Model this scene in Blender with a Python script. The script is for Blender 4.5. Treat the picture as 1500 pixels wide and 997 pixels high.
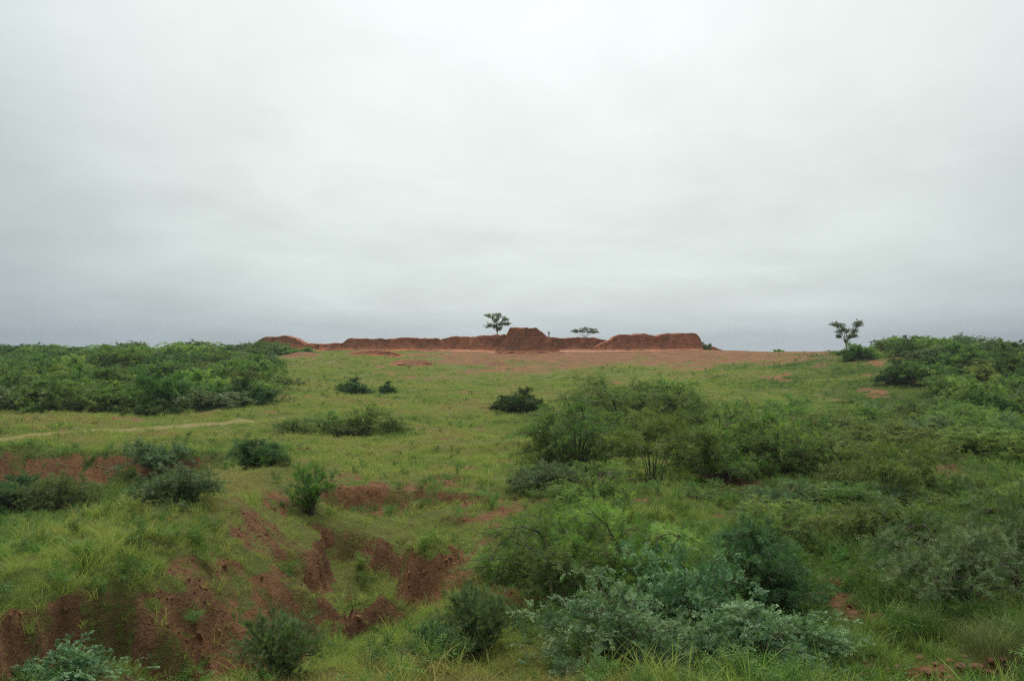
import bpy, math, random
import numpy as np
from mathutils import Vector

# ------------------------------------------------------------------ camera, world, sun, exposure
SC = bpy.context.scene
for o in list(bpy.data.objects):
    bpy.data.objects.remove(o, do_unlink=True)
COL = SC.collection
F = 1177.0                      # focal length in pixels of the 1500 px wide photograph
HOR = 517.0                     # row of the horizon
cam_d = bpy.data.cameras.new('camera')
cam_d.sensor_width = 36.0
cam_d.lens = F / 1500.0 * 36.0
cam_d.clip_start = 0.1
cam_d.clip_end = 20000
cam = bpy.data.objects.new('camera', cam_d)
COL.objects.link(cam)
cam.location = (0, 0, 0)
cam.rotation_euler = (math.radians(90) + math.atan((HOR - 498.5) / F), 0, 0)
SC.camera = cam

SUN_EL, SUN_AZ = math.radians(72), math.radians(-4)     # behind the cloud, almost straight ahead
world = bpy.data.worlds.new('World')
SC.world = world
world.use_nodes = True
nt = world.node_tree
nt.nodes.clear()


def N(tree, kind, **kw):
    n = tree.nodes.new(kind)
    for k, v in kw.items():
        if k.startswith('in_'):
            key = k[3:]
            key = int(key) if key.isdigit() else key.replace('_', ' ')
            n.inputs[key].default_value = v
        else:
            setattr(n, k, v)
    return n


def ramp(tree, fac, stops, interp='LINEAR'):
    r = N(tree, 'ShaderNodeValToRGB')
    r.color_ramp.interpolation = interp
    el = r.color_ramp.elements
    while len(el) < len(stops):
        el.new(0.5)
    for e, (p, c) in zip(el, stops):
        e.position = p
        e.color = (c, c, c, 1) if isinstance(c, (int, float)) else (*c, 1)
    if fac is not None:
        tree.links.new(fac, r.inputs[0])
    return r.outputs[0]


def mixc(tree, fac, a, b, blend='MIX'):
    m = N(tree, 'ShaderNodeMix', data_type='RGBA', blend_type=blend)
    for sock, v in ((m.inputs[0], fac), (m.inputs[6], a), (m.inputs[7], b)):
        if isinstance(v, (int, float)):
            sock.default_value = v
        elif isinstance(v, tuple):
            sock.default_value = (*v, 1)
        else:
            tree.links.new(v, sock)
    return m.outputs[2]


def mth(tree, op, a, b=None, c=None, clamp=False):
    m = N(tree, 'ShaderNodeMath', operation=op, use_clamp=clamp)
    for i, v in enumerate((a, b, c)):
        if v is None:
            continue
        if isinstance(v, (int, float)):
            m.inputs[i].default_value = v
        else:
            tree.links.new(v, m.inputs[i])
    return m.outputs[0]


# overcast dome: a Nishita sky behind a thick cloud sheet that is three times brighter overhead than at the horizon
sky = N(nt, 'ShaderNodeTexSky', sky_type='NISHITA', sun_disc=False)
sky.sun_elevation = SUN_EL
sky.sun_rotation = SUN_AZ
sky.air_density = 1.4
sky.dust_density = 4.0
skyc = mixc(nt, 1.0, sky.outputs[0], (0.10, 0.10, 0.10), 'MULTIPLY')
geo = N(nt, 'ShaderNodeTexCoord')
sep = N(nt, 'ShaderNodeSeparateXYZ')
nt.links.new(geo.outputs['Generated'], sep.inputs[0])
zc = mth(nt, 'MAXIMUM', sep.outputs[2], 0.0)
grad = ramp(nt, zc, [(0.0, (0.48, 0.545, 0.575)), (0.025, (0.555, 0.625, 0.64)), (0.055, (0.675, 0.745, 0.73)), (0.10, (0.745, 0.82, 0.785)),
                     (0.15, (0.755, 0.825, 0.79)), (0.25, (0.80, 0.865, 0.835)), (0.42, (0.86, 0.925, 0.90)), (1.0, (1.75, 1.80, 1.78))])
# cloud sheet as a plane overhead: direction / (z + c) gives streets that flatten to the horizon
den = mth(nt, 'ADD', zc, 0.17)
vx = mth(nt, 'DIVIDE', sep.outputs[0], den)
vy = mth(nt, 'DIVIDE', sep.outputs[1], den)
cmb = N(nt, 'ShaderNodeCombineXYZ')
nt.links.new(vx, cmb.inputs[0])
nt.links.new(vy, cmb.inputs[1])
n1 = N(nt, 'ShaderNodeTexNoise', in_Scale=0.75, in_Detail=6.0, in_Roughness=0.52, in_Distortion=0.7)
nt.links.new(cmb.outputs[0], n1.inputs['Vector'])
n2 = N(nt, 'ShaderNodeTexNoise', in_Scale=2.6, in_Detail=7.0, in_Roughness=0.55, in_Distortion=0.6)
nt.links.new(cmb.outputs[0], n2.inputs['Vector'])
c1 = ramp(nt, n1.outputs[0], [(0.3, 0.94), (0.7, 1.11)])
c2 = ramp(nt, n2.outputs[0], [(0.3, 0.97), (0.7, 1.035)])
cl = mixc(nt, 1.0, grad, c1, 'MULTIPLY')
cl = mixc(nt, 1.0, cl, c2, 'MULTIPLY')
# the veiled sun makes a broad bright area in the sheet
sunv = N(nt, 'ShaderNodeVectorMath', operation='DOT_PRODUCT')
nt.links.new(geo.outputs['Generated'], sunv.inputs[0])
GEL = math.radians(31)
sunv.inputs[1].default_value = (math.cos(GEL) * math.sin(math.radians(3)), math.cos(GEL) * math.cos(math.radians(3)), math.sin(GEL))
gl_r = ramp(nt, mth(nt, 'MULTIPLY_ADD', sunv.outputs['Value'], .5, .5), [(0.0, (.50, .545, .575)), (.55, (.535, .58, .61)), (.87, (.635, .665, .715)), (.90, (.76, .775, .81)), (.933, (.945, .95, .96)),
                                                                    (.957, (1.0, 1.0, 1.0)), (.995, (1.10, 1.10, 1.11)), (1.0, (1.12, 1.12, 1.13))])
cl = mixc(nt, 1.0, cl, gl_r, 'MULTIPLY')
final = mixc(nt, 0.94, skyc, cl)
bg = N(nt, 'ShaderNodeBackground', in_Strength=0.66)
nt.links.new(final, bg.inputs[0])
wo = N(nt, 'ShaderNodeOutputWorld')
nt.links.new(bg.outputs[0], wo.inputs[0])

sl = bpy.data.lights.new('sun', 'SUN')
sl.energy = 1.5
sl.angle = math.radians(20)
sl.color = (1.0, 0.96, 0.90)
sun = bpy.data.objects.new('sun', sl)
COL.objects.link(sun)
sd = Vector((math.cos(SUN_EL) * math.sin(SUN_AZ), math.cos(SUN_EL) * math.cos(SUN_AZ), math.sin(SUN_EL)))
sun.rotation_euler = sd.to_track_quat('Z', 'Y').to_euler()

vs = SC.view_settings
vs.view_transform = 'Standard'
vs.look = 'None'
vs.exposure = 0.6
vs.gamma = 1.0
vs.use_curve_mapping = False
SC.cycles.use_denoising = False
SC.cycles.filter_width = 1.2
SC.cycles.max_bounces = 6
SC.cycles.transparent_max_bounces = 8


# ------------------------------------------------------------------ noise and terrain
def _hash(ix, iy, seed):
    with np.errstate(over='ignore'):
        h = (ix.astype(np.int64) * 374761393 + iy.astype(np.int64) * 668265263 + seed * 1442695041) & 0xffffffff
        h = ((h ^ (h >> 13)) * 1274126177) & 0xffffffff
        h = h ^ (h >> 16)
    return (h & 0xffff) / 65535.0


def vnoise(x, y, seed=0):
    x = np.asarray(x, float); y = np.asarray(y, float)
    ix = np.floor(x); iy = np.floor(y)
    fx = x - ix; fy = y - iy
    fx = fx * fx * fx * (fx * (fx * 6 - 15) + 10)
    fy = fy * fy * fy * (fy * (fy * 6 - 15) + 10)
    a = _hash(ix, iy, seed); b = _hash(ix + 1, iy, seed)
    c = _hash(ix, iy + 1, seed); d = _hash(ix + 1, iy + 1, seed)
    return (a + (b - a) * fx) * (1 - fy) + (c + (d - c) * fx) * fy


def fbm(x, y, seed=0, octv=4, gain=0.5):
    """about -1..1"""
    s = 0.0; amp = 1.0; tot = 0.0
    x = np.asarray(x, float); y = np.asarray(y, float)
    for i in range(octv):
        s = s + amp * (vnoise(x + 17.3 * i, y - 9.1 * i, seed + i * 7) * 2 - 1)
        tot += amp
        amp *= gain
        x = x * 2.03; y = y * 2.03
    return s / tot * 1.6


def sst(a, b, x):
    t = np.clip((np.asarray(x, float) - a) / (b - a), 0, 1)
    return t * t * (3 - 2 * t)


_py = np.array([-300, -60, -10, 0, 3, 6, 10, 13.5, 20, 33, 55, 80, 105, 125, 150, 168, 180, 188, 195, 205, 225, 270, 400, 900, 2500, 9000])
_pz = np.array([-3., -1.5, -1.6, -1.8, -2.2, -3.1, -4.15, -4.4, -4.75, -5.1, -5.7, -5.75, -5.3, -4.6, -3.1, -1.5, -.25, .45, .75, .75, .3, -2, -8, -14, -22, -30])
_sy = np.linspace(-300, 9000, 93001)
_sz = np.interp(_sy, _py, _pz)
_k = np.ones(25) / 25
_sz2 = np.convolve(np.pad(_sz, 12, mode='edge'), _k, 'valid')


def PX(px, Y):
    return (px - 750.0) / F * Y


def bowl(x, y, cx, cy, rx, ry, seed, rough=0.22, sc=1.3):
    d = np.sqrt(((x - cx) / rx) ** 2 + ((y - cy) / ry) ** 2)
    return d + rough * fbm(x / sc, y / sc, seed, 4)


GULLY = ((-6.4, 8.6, 1.2), (-5.2, 11.2, 1.35), (-4.1, 13.8, 1.35), (-3.4, 17.0, 1.7), (-3.2, 20.4, 2.1))


def H(x, y):
    x = np.asarray(x, float); y = np.asarray(y, float)
    shift = 14 * sst(25, 75, x) * sst(60, 140, y)
    # the crest tilts down a little to the right
    z = np.interp(y + shift, _sy, _sz2)
    z = z - 0.75 * sst(35, 75, x) * sst(140, 180, y)
    far = sst(26, 60, y)
    z = z + (0.25 + 0.45 * far) * fbm(x / 21, y / 21, 3, 3) * sst(8, 18, y) * (1 - 0.75 * sst(160, 185, y))
    # scrub hill on the right, thicket rise on the left
    z = z + 4.0 * np.exp(-((x - 66) / 27) ** 2 - ((y - 122) / 34) ** 2)
    z = z + 1.2 * np.exp(-((x + 60) / 30) ** 2 - ((y - 125) / 40) ** 2)
    # grassy ridge: its crest runs away from the camera, long slope to the left, short steep side to the right
    ax = x - np.interp(y, (6, 12, 16, 20, 27, 36), (-7.4, -7.0, -6.5, -7.0, -8.0, -8.6)) + .45 * fbm(y / 4, x * 0, 11, 3)
    spur = np.where(ax < 0, np.exp(-(ax / 4.0) ** 2), np.exp(-(ax / 1.5) ** 2)) * sst(7, 11, y) * (1 - sst(26, 42, y))
    z = z + 1.1 * spur
    # green gully to the left of the spur, with a cut bank at its head
    yf = 45 + 3.2 * fbm(x / 6, x * 0 + 2.0, 21, 4, 0.6)
    tb_ = sst(yf - 2.6, yf + 0.2, y)
    gs = sst(-10.5, -14.5, x + 0.8 * fbm(y / 3, x / 3, 22, 3)) * sst(4, 14, y)
    gl = gs * (1 - tb_)
    z = z - 1.85 * gl + gs * 4 * tb_ * (1 - tb_) * (.40 * fbm(x / 1.3, y / 1.3, 23, 4, .6))
    # second, lower cut in the bank
    gl2 = sst(-13.5, -18, x) * (1 - sst(yf - 6.2, yf - 4.8, y + 1.3 * fbm(x / 2.5, y / 2.5, 25, 3)))
    z = z - 0.55 * gl2 * sst(15, 22, y)
    # eroded gully along the near side of the spur: ragged cut banks, steep in places and grassed over in others
    lump = .5 * fbm(x / .95, y / .95, 38, 4, .6) + .5 * fbm(x / .42, y / .42, 40, 3, .6)
    dg = np.full(np.broadcast(x, y).shape, 1e3)
    for (ax_, ay_, aw), (bx_, by_, bw) in zip(GULLY[:-1], GULLY[1:]):
        vx_, vy_ = bx_ - ax_, by_ - ay_
        t = np.clip(((x - ax_) * vx_ + (y - ay_) * vy_) / (vx_ ** 2 + vy_ ** 2), 0, 1)
        dg = np.minimum(dg, np.hypot(x - ax_ - t * vx_, y - ay_ - t * vy_) / (aw + (bw - aw) * t))
    dg = dg + .34 * fbm(x / 1.7, y / 1.7, 31, 4, .55)
    steep = sst(-.15, .35, fbm(x / 1.9, y / 1.9, 37, 2))
    lo_ = .22 + .50 * steep
    t = sst(lo_, 1.08, dg)
    z = z - .95 * (1 - t) - .40 * (1 - sst(.9, 2.1, dg)) + 4 * t * (1 - t) * (.14 + .34 * steep) * lump
    t = sst(.25, .55, dg + .2 * lump)
    z = z - .30 * (1 - t) + .10 * lump * (1 - sst(1., 1.5, dg))
    # grassy hump on the gully floor with a cut toe
    t = sst(.45, 1.0, bowl(x, y, -2.5, 16.6, 1.9, 1.5, 35, .32, 1.3))
    z = z + .8 * (1 - t) + 4 * t * (1 - t) * .2 * lump
    # ledges: low cut steps
    for cx, cy, rx, ry, dep, sd_ in ((-2.6, 26.5, 3.6, 1.7, .75, 41), (-4.3, 25.0, 2.2, 1.6, .4, 42), (8.6, 27.5, 3.2, 1.8, .7, 43),
                                     (6.2, 32.0, 4.2, 1.5, .6, 44), (7.0, 16.6, 1.5, 1.1, .18, 45), (-13, 38, 3.2, 2.2, .7, 46),
                                     (5.8, 10.3, 1.5, .8, .25, 47), (-4.0, 32, 2.5, 1.2, .35, 48)):
        b = bowl(x, y, cx, cy, rx, ry, sd_, 0.3, max(rx * .5, .5))
        side = sst(0.86, 1.08, b)
        z = z - dep * (1 - side) * sst(-1.3, 0.6, (y - cy) / ry)
    # spoil banks on the far slope
    for px_, Y_, rx, ry, hh, sd_ in ((548, 178, 6.5, 3.5, 1.1, 51), (600, 158, 5.0, 2.6, .8, 52), (440, 172, 5, 5, .7, 53), (760, 165, 8, 5, .5, 54)):
        cx = PX(px_, Y_)
        b = bowl(x, y, cx, Y_, rx, ry, sd_, 0.25, rx * .4)
        z = z + hh * (1 - sst(0.25, 1.05, b))
    # small relief
    nf = np.clip(1.15 - np.asarray(y) / 160, .25, 1)
    z = z + nf * (0.15 * fbm(x / 2.6, y / 2.6, 61, 3) + 0.10 * fbm(x / 1.2, y / 1.2, 63, 2) + 0.05 * fbm(x / .62, y / .62, 62, 3))
    return z


def slope(x, y, e=0.12):
    return np.hypot((H(x + e, y) - H(x - e, y)) / (2 * e), (H(x, y + e) - H(x, y - e)) / (2 * e))


def bare_mask(x, y):
    """1 where the red soil lies open, 0 under full grass"""
    s = slope(x, y)
    n = fbm(x / 3.1, y / 3.1, 71, 4)
    n2 = fbm(x / .9, y / .9, 72, 3)
    n3 = fbm(x / 14, y / 9, 73, 3)
    n4 = fbm(x / .38, y / .38, 75, 3)
    b = sst(0.75, 1.30, s + 0.30 * n + .28 * n2 + .20 * n4) * (1 - sst(90, 120, y))
    # red terrace under the ruins
    r = x / np.maximum(y, 1)
    terr = sst(130, 174, y + 16 * sst(10, 60, x) + 16 * n3 + 10 * n + 4 * n2) * sst(-.15, -.06, r + .05 * n3) * (1 - sst(.40, .43, r))
    terr = np.maximum(terr, .9 * sst(186, 190, y))
    terr2 = .55 * sst(136, 152, y + 8 * n) * sst(-.12, -.05, r) * (1 - sst(.1, .2, r + .06 * n3)) * sst(-.1, .6, n + n2)
    b = np.maximum(b, np.maximum(terr, terr2))
    for px_, Y_, rx, ry in ((548, 178, 7, 4), (600, 158, 5.5, 3), (440, 172, 5.5, 5)):
        d = bowl(x, y, PX(px_, Y_), Y_ - 1, rx, ry, 77, .3, 2.)
        b = np.maximum(b, .95 * (1 - sst(.55, 1.0, d)))
    # worn spots in the meadow
    b = np.maximum(b, .85 * sst(.34, .74, n + .4 * n2 + .25 * n3) * sst(9, 14, y))
    # small treads worn across the spur
    tr_ = .25 + fbm((x + .15 * y) / .6, (y - .15 * x) / 2.2, 74, 3)
    b = np.maximum(b, .7 * sst(.35, .85, tr_ + .3 * n2) * np.exp(-((x + 6.4) / 1.7) ** 2) * sst(9, 12, y) * (1 - sst(26, 34, y)))
    # patches of open soil
    for cx, cy, rx, ry in ((6.7, 16.4, 1.5, .9), (5.5, 10.4, 1.9, .9), (4.2, 10.6, 1.4, .5), (-2.6, 26.2, 2.6, .7), (8.6, 27, 2.6, .9)):
        d = bowl(x, y, cx, cy, rx, ry, 78, .45, .8)
        b = np.maximum(b, .75 * (1 - sst(.5, 1.1, d)))
    b = b * (1 - .55 * sst(.05, .5, n2 + .6 * n4 - .15 * n) * (1 - sst(90, 120, y)))      # tufts and weeds hold on in places
    b = b * (1 - .5 * sst(.15, .6, fbm(x / 5.5, y / 2.2, 76, 3)) * sst(120, 140, y) * (1 - sst(183, 188, y)))
    return np.clip(b, 0, 1)


def lush_mask(x, y):
    """0 short dry meadow, 1 rank green growth"""
    g = sst(-10.6, -13, x) * (1 - sst(40, 47, y)) * .95
    g = np.maximum(g, .85 * sst(-1.0, 2.5, x) * (1 - sst(24, 52, y + 5 * fbm(x / 6, y / 6, 83, 2))))
    r = x / np.maximum(y, 1)
    g = np.maximum(g, .75 * sst(.24, .40, r + .05 * fbm(x / 8, y / 8, 82, 2)) * sst(28, 40, y))
    g = g + .45 * fbm(x / 7.5, y / 7.5, 81, 3)
    return np.clip(g, 0, 1)


# ------------------------------------------------------------------ mesh helpers
def mesh_from(name, V, Fq, smooth=True):
    V = np.asarray(V, np.float32); Fq = np.asarray(Fq, np.int32)
    me = bpy.data.meshes.new(name)
    nv, nf, k = len(V), len(Fq), Fq.shape[1]
    me.vertices.add(nv)
    me.vertices.foreach_set('co', V.ravel())
    me.loops.add(nf * k)
    me.loops.foreach_set('vertex_index', Fq.ravel())
    me.polygons.add(nf)
    me.polygons.foreach_set('loop_start', np.arange(0, nf * k, k, dtype=np.int32))
    me.polygons.foreach_set('use_smooth', np.full(nf, smooth))
    me.update(calc_edges=True)
    return me


def fattr(me, name, vals):
    a = me.attributes.new(name, 'FLOAT', 'POINT')
    a.data.foreach_set('value', np.asarray(vals, np.float32).ravel())


def obj(name, me, mat, parent=None, kind=None):
    o = bpy.data.objects.new(name, me)
    COL.objects.link(o)
    if mat is not None and not me.materials:
        me.materials.append(mat)
    o.parent = parent
    if kind:
        o['kind'] = kind
    return o


def thing(name, label, cat, loc=(0, 0, 0), rz=0.0, group=None):
    o = bpy.data.objects.new(name, None)
    o.empty_display_size = .3
    COL.objects.link(o)
    o.location = loc
    o.rotation_euler = (0, 0, rz)
    tag(o, label, cat, group)
    return o


def tag(o, label, cat, group=None):
    o['label'] = label
    o['category'] = cat
    if group:
        o['group'] = group


def hit(px, py, y0=7.0, y1=230.0):
    """ground point seen at a pixel of the photograph"""
    Y = np.linspace(y0, y1, 6000)
    X = PX(px, Y)
    zr = -(py - HOR) / F * Y
    below = H(X, Y) >= zr
    i = int(np.argmax(below)) if below.any() else len(Y) - 1
    return float(X[i]), float(Y[i]), float(H(X[i], Y[i]))


# ------------------------------------------------------------------ materials
def new_mat(name):
    m = bpy.data.materials.new(name)
    m.use_nodes = True
    t = m.node_tree
    t.nodes.clear()
    out = N(t, 'ShaderNodeOutputMaterial')
    return m, t, out


def noise(t, scale, detail=4.0, rough=.55, vec=None, dist=0.0):
    n = N(t, 'ShaderNodeTexNoise', in_Scale=scale, in_Detail=detail, in_Roughness=rough, in_Distortion=dist)
    if vec is not None:
        t.links.new(vec, n.inputs['Vector'])
    return n.outputs[0]


def attr(t, name, kind='GEOMETRY'):
    a = N(t, 'ShaderNodeAttribute', attribute_name=name, attribute_type=kind)
    return a.outputs['Fac']


SOIL_A, SOIL_B, SOIL_C = (.275, .128, .056), (.165, .084, .042), (.37, .205, .105)


def soil_color(t, pos, k=1.0):
    a = noise(t, .35 * k, 5, .6, pos)
    b = noise(t, 3.0 * k, 6, .65, pos)
    c = mixc(t, ramp(t, a, [(.35, 0.), (.65, 1.)]), SOIL_A, SOIL_B)
    c = mixc(t, ramp(t, b, [(.45, 0.), (.75, .75)]), c, SOIL_C)
    return mixc(t, ramp(t, noise(t, 16 * k, 4, .7, pos), [(.35, .5), (.5, 0.)]), c, (.10, .050, .028))


def ground_material():
    m, t, out = new_mat('meadow_soil')
    g = N(t, 'ShaderNodeNewGeometry')
    pos = g.outputs['Position']
    soil = soil_color(t, pos)
    lush = attr(t, 'lush')
    bare = attr(t, 'bare')
    gn = noise(t, 1.1, 6, .65, pos)
    gn2 = noise(t, 9.0, 5, .7, pos)
    dry = mixc(t, ramp(t, gn, [(.35, 0.), (.65, 1.)]), (.150, .182, .038), (.172, .165, .048))
    wet = mixc(t, ramp(t, gn, [(.35, 0.), (.65, 1.)]), (.050, .092, .016), (.080, .112, .024))
    green = mixc(t, lush, dry, wet)
    green = mixc(t, ramp(t, gn2, [(.50, 0.), (.72, .75)]), green, (.105, .072, .040))
    f = mth(t, 'ADD', bare, mth(t, 'MULTIPLY', mth(t, 'SUBTRACT', gn2, .5), .9))
    f = ramp(t, f, [(.34, 0.), (.62, 1.)])
    col = mixc(t, f, green, soil)
    p = N(t, 'ShaderNodeBsdfPrincipled', in_Roughness=.95)
    p.inputs['Specular IOR Level'].default_value = .12
    t.links.new(col, p.inputs['Base Color'])
    hn = mth(t, 'ADD', noise(t, 5, 7, .7, pos), mth(t, 'MULTIPLY', noise(t, 22, 5, .7, pos), .4))
    bp = N(t, 'ShaderNodeBump', in_Strength=1.0, in_Distance=.22)
    t.links.new(hn, bp.inputs['Height'])
    t.links.new(bp.outputs[0], p.inputs['Normal'])
    t.links.new(p.outputs[0], out.inputs[0])
    return m


def track_material(name, a, b):
    m, t, out = new_mat(name)
    g = N(t, 'ShaderNodeNewGeometry')
    pos = g.outputs['Position']
    c = mixc(t, ramp(t, noise(t, .8, 6, .65, pos), [(.35, 0.), (.65, 1.)]), a, b)
    c = mixc(t, ramp(t, noise(t, 5, 5, .7, pos), [(.55, 0.), (.7, .6)]), c, (.14, .10, .05))
    p = N(t, 'ShaderNodeBsdfPrincipled', in_Roughness=.95)
    p.inputs['Specular IOR Level'].default_value = .1
    t.links.new(c, p.inputs['Base Color'])
    bp = N(t, 'ShaderNodeBump', in_Strength=.6, in_Distance=.06)
    t.links.new(noise(t, 9, 6, .7, pos), bp.inputs['Height'])
    t.links.new(bp.outputs[0], p.inputs['Normal'])
    t.links.new(p.outputs[0], out.inputs[0])
    return m


def mud_material(name, tint=1.0):
    m, t, out = new_mat(name)
    g = N(t, 'ShaderNodeNewGeometry')
    pos = g.outputs['Position']
    mp = N(t, 'ShaderNodeMapping')
    mp.inputs['Scale'].default_value = (.35, .35, 2.6)      # beds of mud brick lie level
    t.links.new(pos, mp.inputs[0])
    beds = noise(t, 1.0, 6, .65, mp.outputs[0])
    a = noise(t, .22, 4, .6, pos)
    c = mixc(t, ramp(t, a, [(.35, 0.), (.65, 1.)]), (.330 * tint, .112 * tint, .050 * tint), (.245 * tint, .098 * tint, .050 * tint))
    c = mixc(t, ramp(t, beds, [(.40, .65), (.55, 0.)]), c, (.135, .058, .032))
    c = mixc(t, ramp(t, beds, [(.60, 0.), (.78, .5)]), c, (.38, .18, .088))
    p = N(t, 'ShaderNodeBsdfPrincipled', in_Roughness=.95)
    p.inputs['Specular IOR Level'].default_value = .1
    t.links.new(c, p.inputs['Base Color'])
    bp = N(t, 'ShaderNodeBump', in_Strength=1.0, in_Distance=.45)
    t.links.new(beds, bp.inputs['Height'])
    t.links.new(bp.outputs[0], p.inputs['Normal'])
    t.links.new(p.outputs[0], out.inputs[0])
    return m


def leaf_material(name, stops, trans=.30, obj_var=.28, rough=.55, spec=.25):
    m, t, out = new_mat(name)
    tint = attr(t, 'tint')
    c = ramp(t, tint, stops)
    oi = N(t, 'ShaderNodeObjectInfo')
    hs = N(t, 'ShaderNodeHueSaturation')
    v = mth(t, 'MULTIPLY_ADD', oi.outputs['Random'], 2 * obj_var, 1 - obj_var)
    t.links.new(v, hs.inputs['Value'])
    r2 = mth(t, 'FRACT', mth(t, 'MULTIPLY', oi.outputs['Random'], 7.31))
    t.links.new(mth(t, 'MULTIPLY_ADD', r2, .036, .478), hs.inputs['Hue'])
    t.links.new(c, hs.inputs['Color'])
    p = N(t, 'ShaderNodeBsdfPrincipled', in_Roughness=rough)
    p.inputs['Specular IOR Level'].default_value = spec
    t.links.new(hs.outputs[0], p.inputs['Base Color'])
    tr = N(t, 'ShaderNodeBsdfTranslucent')
    t.links.new(mixc(t, 1.0, hs.outputs[0], (1.15, 1.2, .55), 'MULTIPLY'), tr.inputs[0])
    mx = N(t, 'ShaderNodeMixShader', in_0=trans)
    t.links.new(p.outputs[0], mx.inputs[1])
    t.links.new(tr.outputs[0], mx.inputs[2])
    t.links.new(mx.outputs[0], out.inputs[0])
    return m


def grass_material():
    m, t, out = new_mat('meadow_grass')
    g = N(t, 'ShaderNodeNewGeometry')
    pos = g.outputs['Position']
    tone = attr(t, 'tone', 'INSTANCER')
    oi = N(t, 'ShaderNodeObjectInfo')
    f = mth(t, 'ADD', tone, mth(t, 'MULTIPLY', mth(t, 'SUBTRACT', oi.outputs['Random'], .5), .36))
    f = mth(t, 'ADD', f, mth(t, 'MULTIPLY', mth(t, 'SUBTRACT', noise(t, .5, 4, .6, pos), .5), .7))
    c = ramp(t, f, [(0., (.380, .310, .105)), (.22, (.355, .385, .088)), (.50, (.290, .380, .070)), (.75, (.190, .285, .055)), (1., (.130, .215, .044))])
    p = N(t, 'ShaderNodeBsdfPrincipled', in_Roughness=.6)
    p.inputs['Specular IOR Level'].default_value = .2
    t.links.new(c, p.inputs['Base Color'])
    tr = N(t, 'ShaderNodeBsdfTranslucent')
    t.links.new(c, tr.inputs[0])
    mx = N(t, 'ShaderNodeMixShader', in_0=.45)
    t.links.new(p.outputs[0], mx.inputs[1])
    t.links.new(tr.outputs[0], mx.inputs[2])
    t.links.new(mx.outputs[0], out.inputs[0])
    return m


def simple_material(name, a, b, sc=8.0, rough=.85):
    m, t, out = new_mat(name)
    g = N(t, 'ShaderNodeTexCoord')
    c = mixc(t, ramp(t, noise(t, sc, 5, .65, g.outputs['Object']), [(.35, 0.), (.65, 1.)]), a, b)
    p = N(t, 'ShaderNodeBsdfPrincipled', in_Roughness=rough)
    p.inputs['Specular IOR Level'].default_value = .2
    t.links.new(c, p.inputs['Base Color'])
    t.links.new(p.outputs[0], out.inputs[0])
    return m


M_GROUND = ground_material()
M_TRACK = track_material('sandy_track', (.235, .185, .080), (.175, .150, .056))
M_TERRACE = track_material('trodden_terrace', (.46, .235, .150), (.36, .165, .100))
M_MUD = mud_material('red_mud_brick', 1.2)
M_MUD_DARK = mud_material('brown_mud_brick', 1.0)
M_BARK = simple_material('grey_brown_bark', (.070, .052, .038), (.125, .098, .075), 14)
M_DRY = simple_material('dry_straw', (.20, .15, .085), (.13, .10, .06), 14)
M_GRASS = grass_material()
L_PROS = leaf_material('mesquite_leaf', [(0, (.050, .120, .025)), (.5, (.096, .196, .040)), (1, (.175, .275, .066))], .38)
L_FRESH = leaf_material('fresh_mesquite_leaf', [(0, (.085, .145, .030)), (.5, (.150, .225, .048)), (1, (.245, .315, .090))], .38)
L_MID = leaf_material('bright_mesquite_leaf', [(0, (.082, .175, .034)), (.5, (.160, .290, .058)), (1, (.275, .385, .105))], .45)
L_DEEP = leaf_material('deep_green_leaf', [(0, (.036, .090, .032)), (.5, (.075, .155, .052)), (1, (.140, .230, .085))], .35)
L_DARK = leaf_material('dark_shrub_leaf', [(0, (.032, .074, .028)), (.6, (.066, .130, .046)), (1, (.120, .190, .070))], .35, .2, .7, .08)
L_TEAL = leaf_material('bluish_leaf', [(0, (.054, .135, .050)), (.5, (.115, .235, .092)), (1, (.245, .385, .180))], .25, .15, .5, .25)
L_GREY = leaf_material('grey_green_leaf', [(0, (.072, .132, .046)), (.5, (.120, .205, .076)), (1, (.205, .290, .130))], .22, .15)
L_TREE = leaf_material('acacia_leaf', [(0, (.075, .125, .065)), (1, (.160, .225, .110))], .45)

# ------------------------------------------------------------------ ground sheet
t_ = np.linspace(-1, 1, 521)
T = np.sign(t_) * (0.62 * np.abs(t_) + 0.98 * np.abs(t_) ** 4)
Yr = np.concatenate([np.linspace(-260, -8, 24), np.linspace(-7.4, 8.5, 36), np.geomspace(8.6, 260, 560), np.geomspace(268, 1500, 30)])
YY, TT = np.meshgrid(Yr, T, indexing='ij')
XX = TT * (np.maximum(YY, 0) + 9.0) * 1.3
XX = np.where(YY < 0, TT * (9.0 + .8 * np.abs(YY)) * 1.3, XX)
ZZ = H(XX, YY)
ny, nx = XX.shape
idx = np.arange(ny * nx).reshape(ny, nx)
Q = np.stack([idx[:-1, :-1], idx[:-1, 1:], idx[1:, 1:], idx[1:, :-1]], -1).reshape(-1, 4)
gm = mesh_from('ground', np.stack([XX, YY, ZZ], -1).reshape(-1, 3), Q)
BB = bare_mask(XX, YY)
LL = lush_mask(XX, YY)
fattr(gm, 'bare', BB)
fattr(gm, 'lush', LL)
ground = obj('ground', gm, M_GROUND, kind='structure')
ground['label'] = 'rolling meadow of grass and red soil cut by small gullies'


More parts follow.
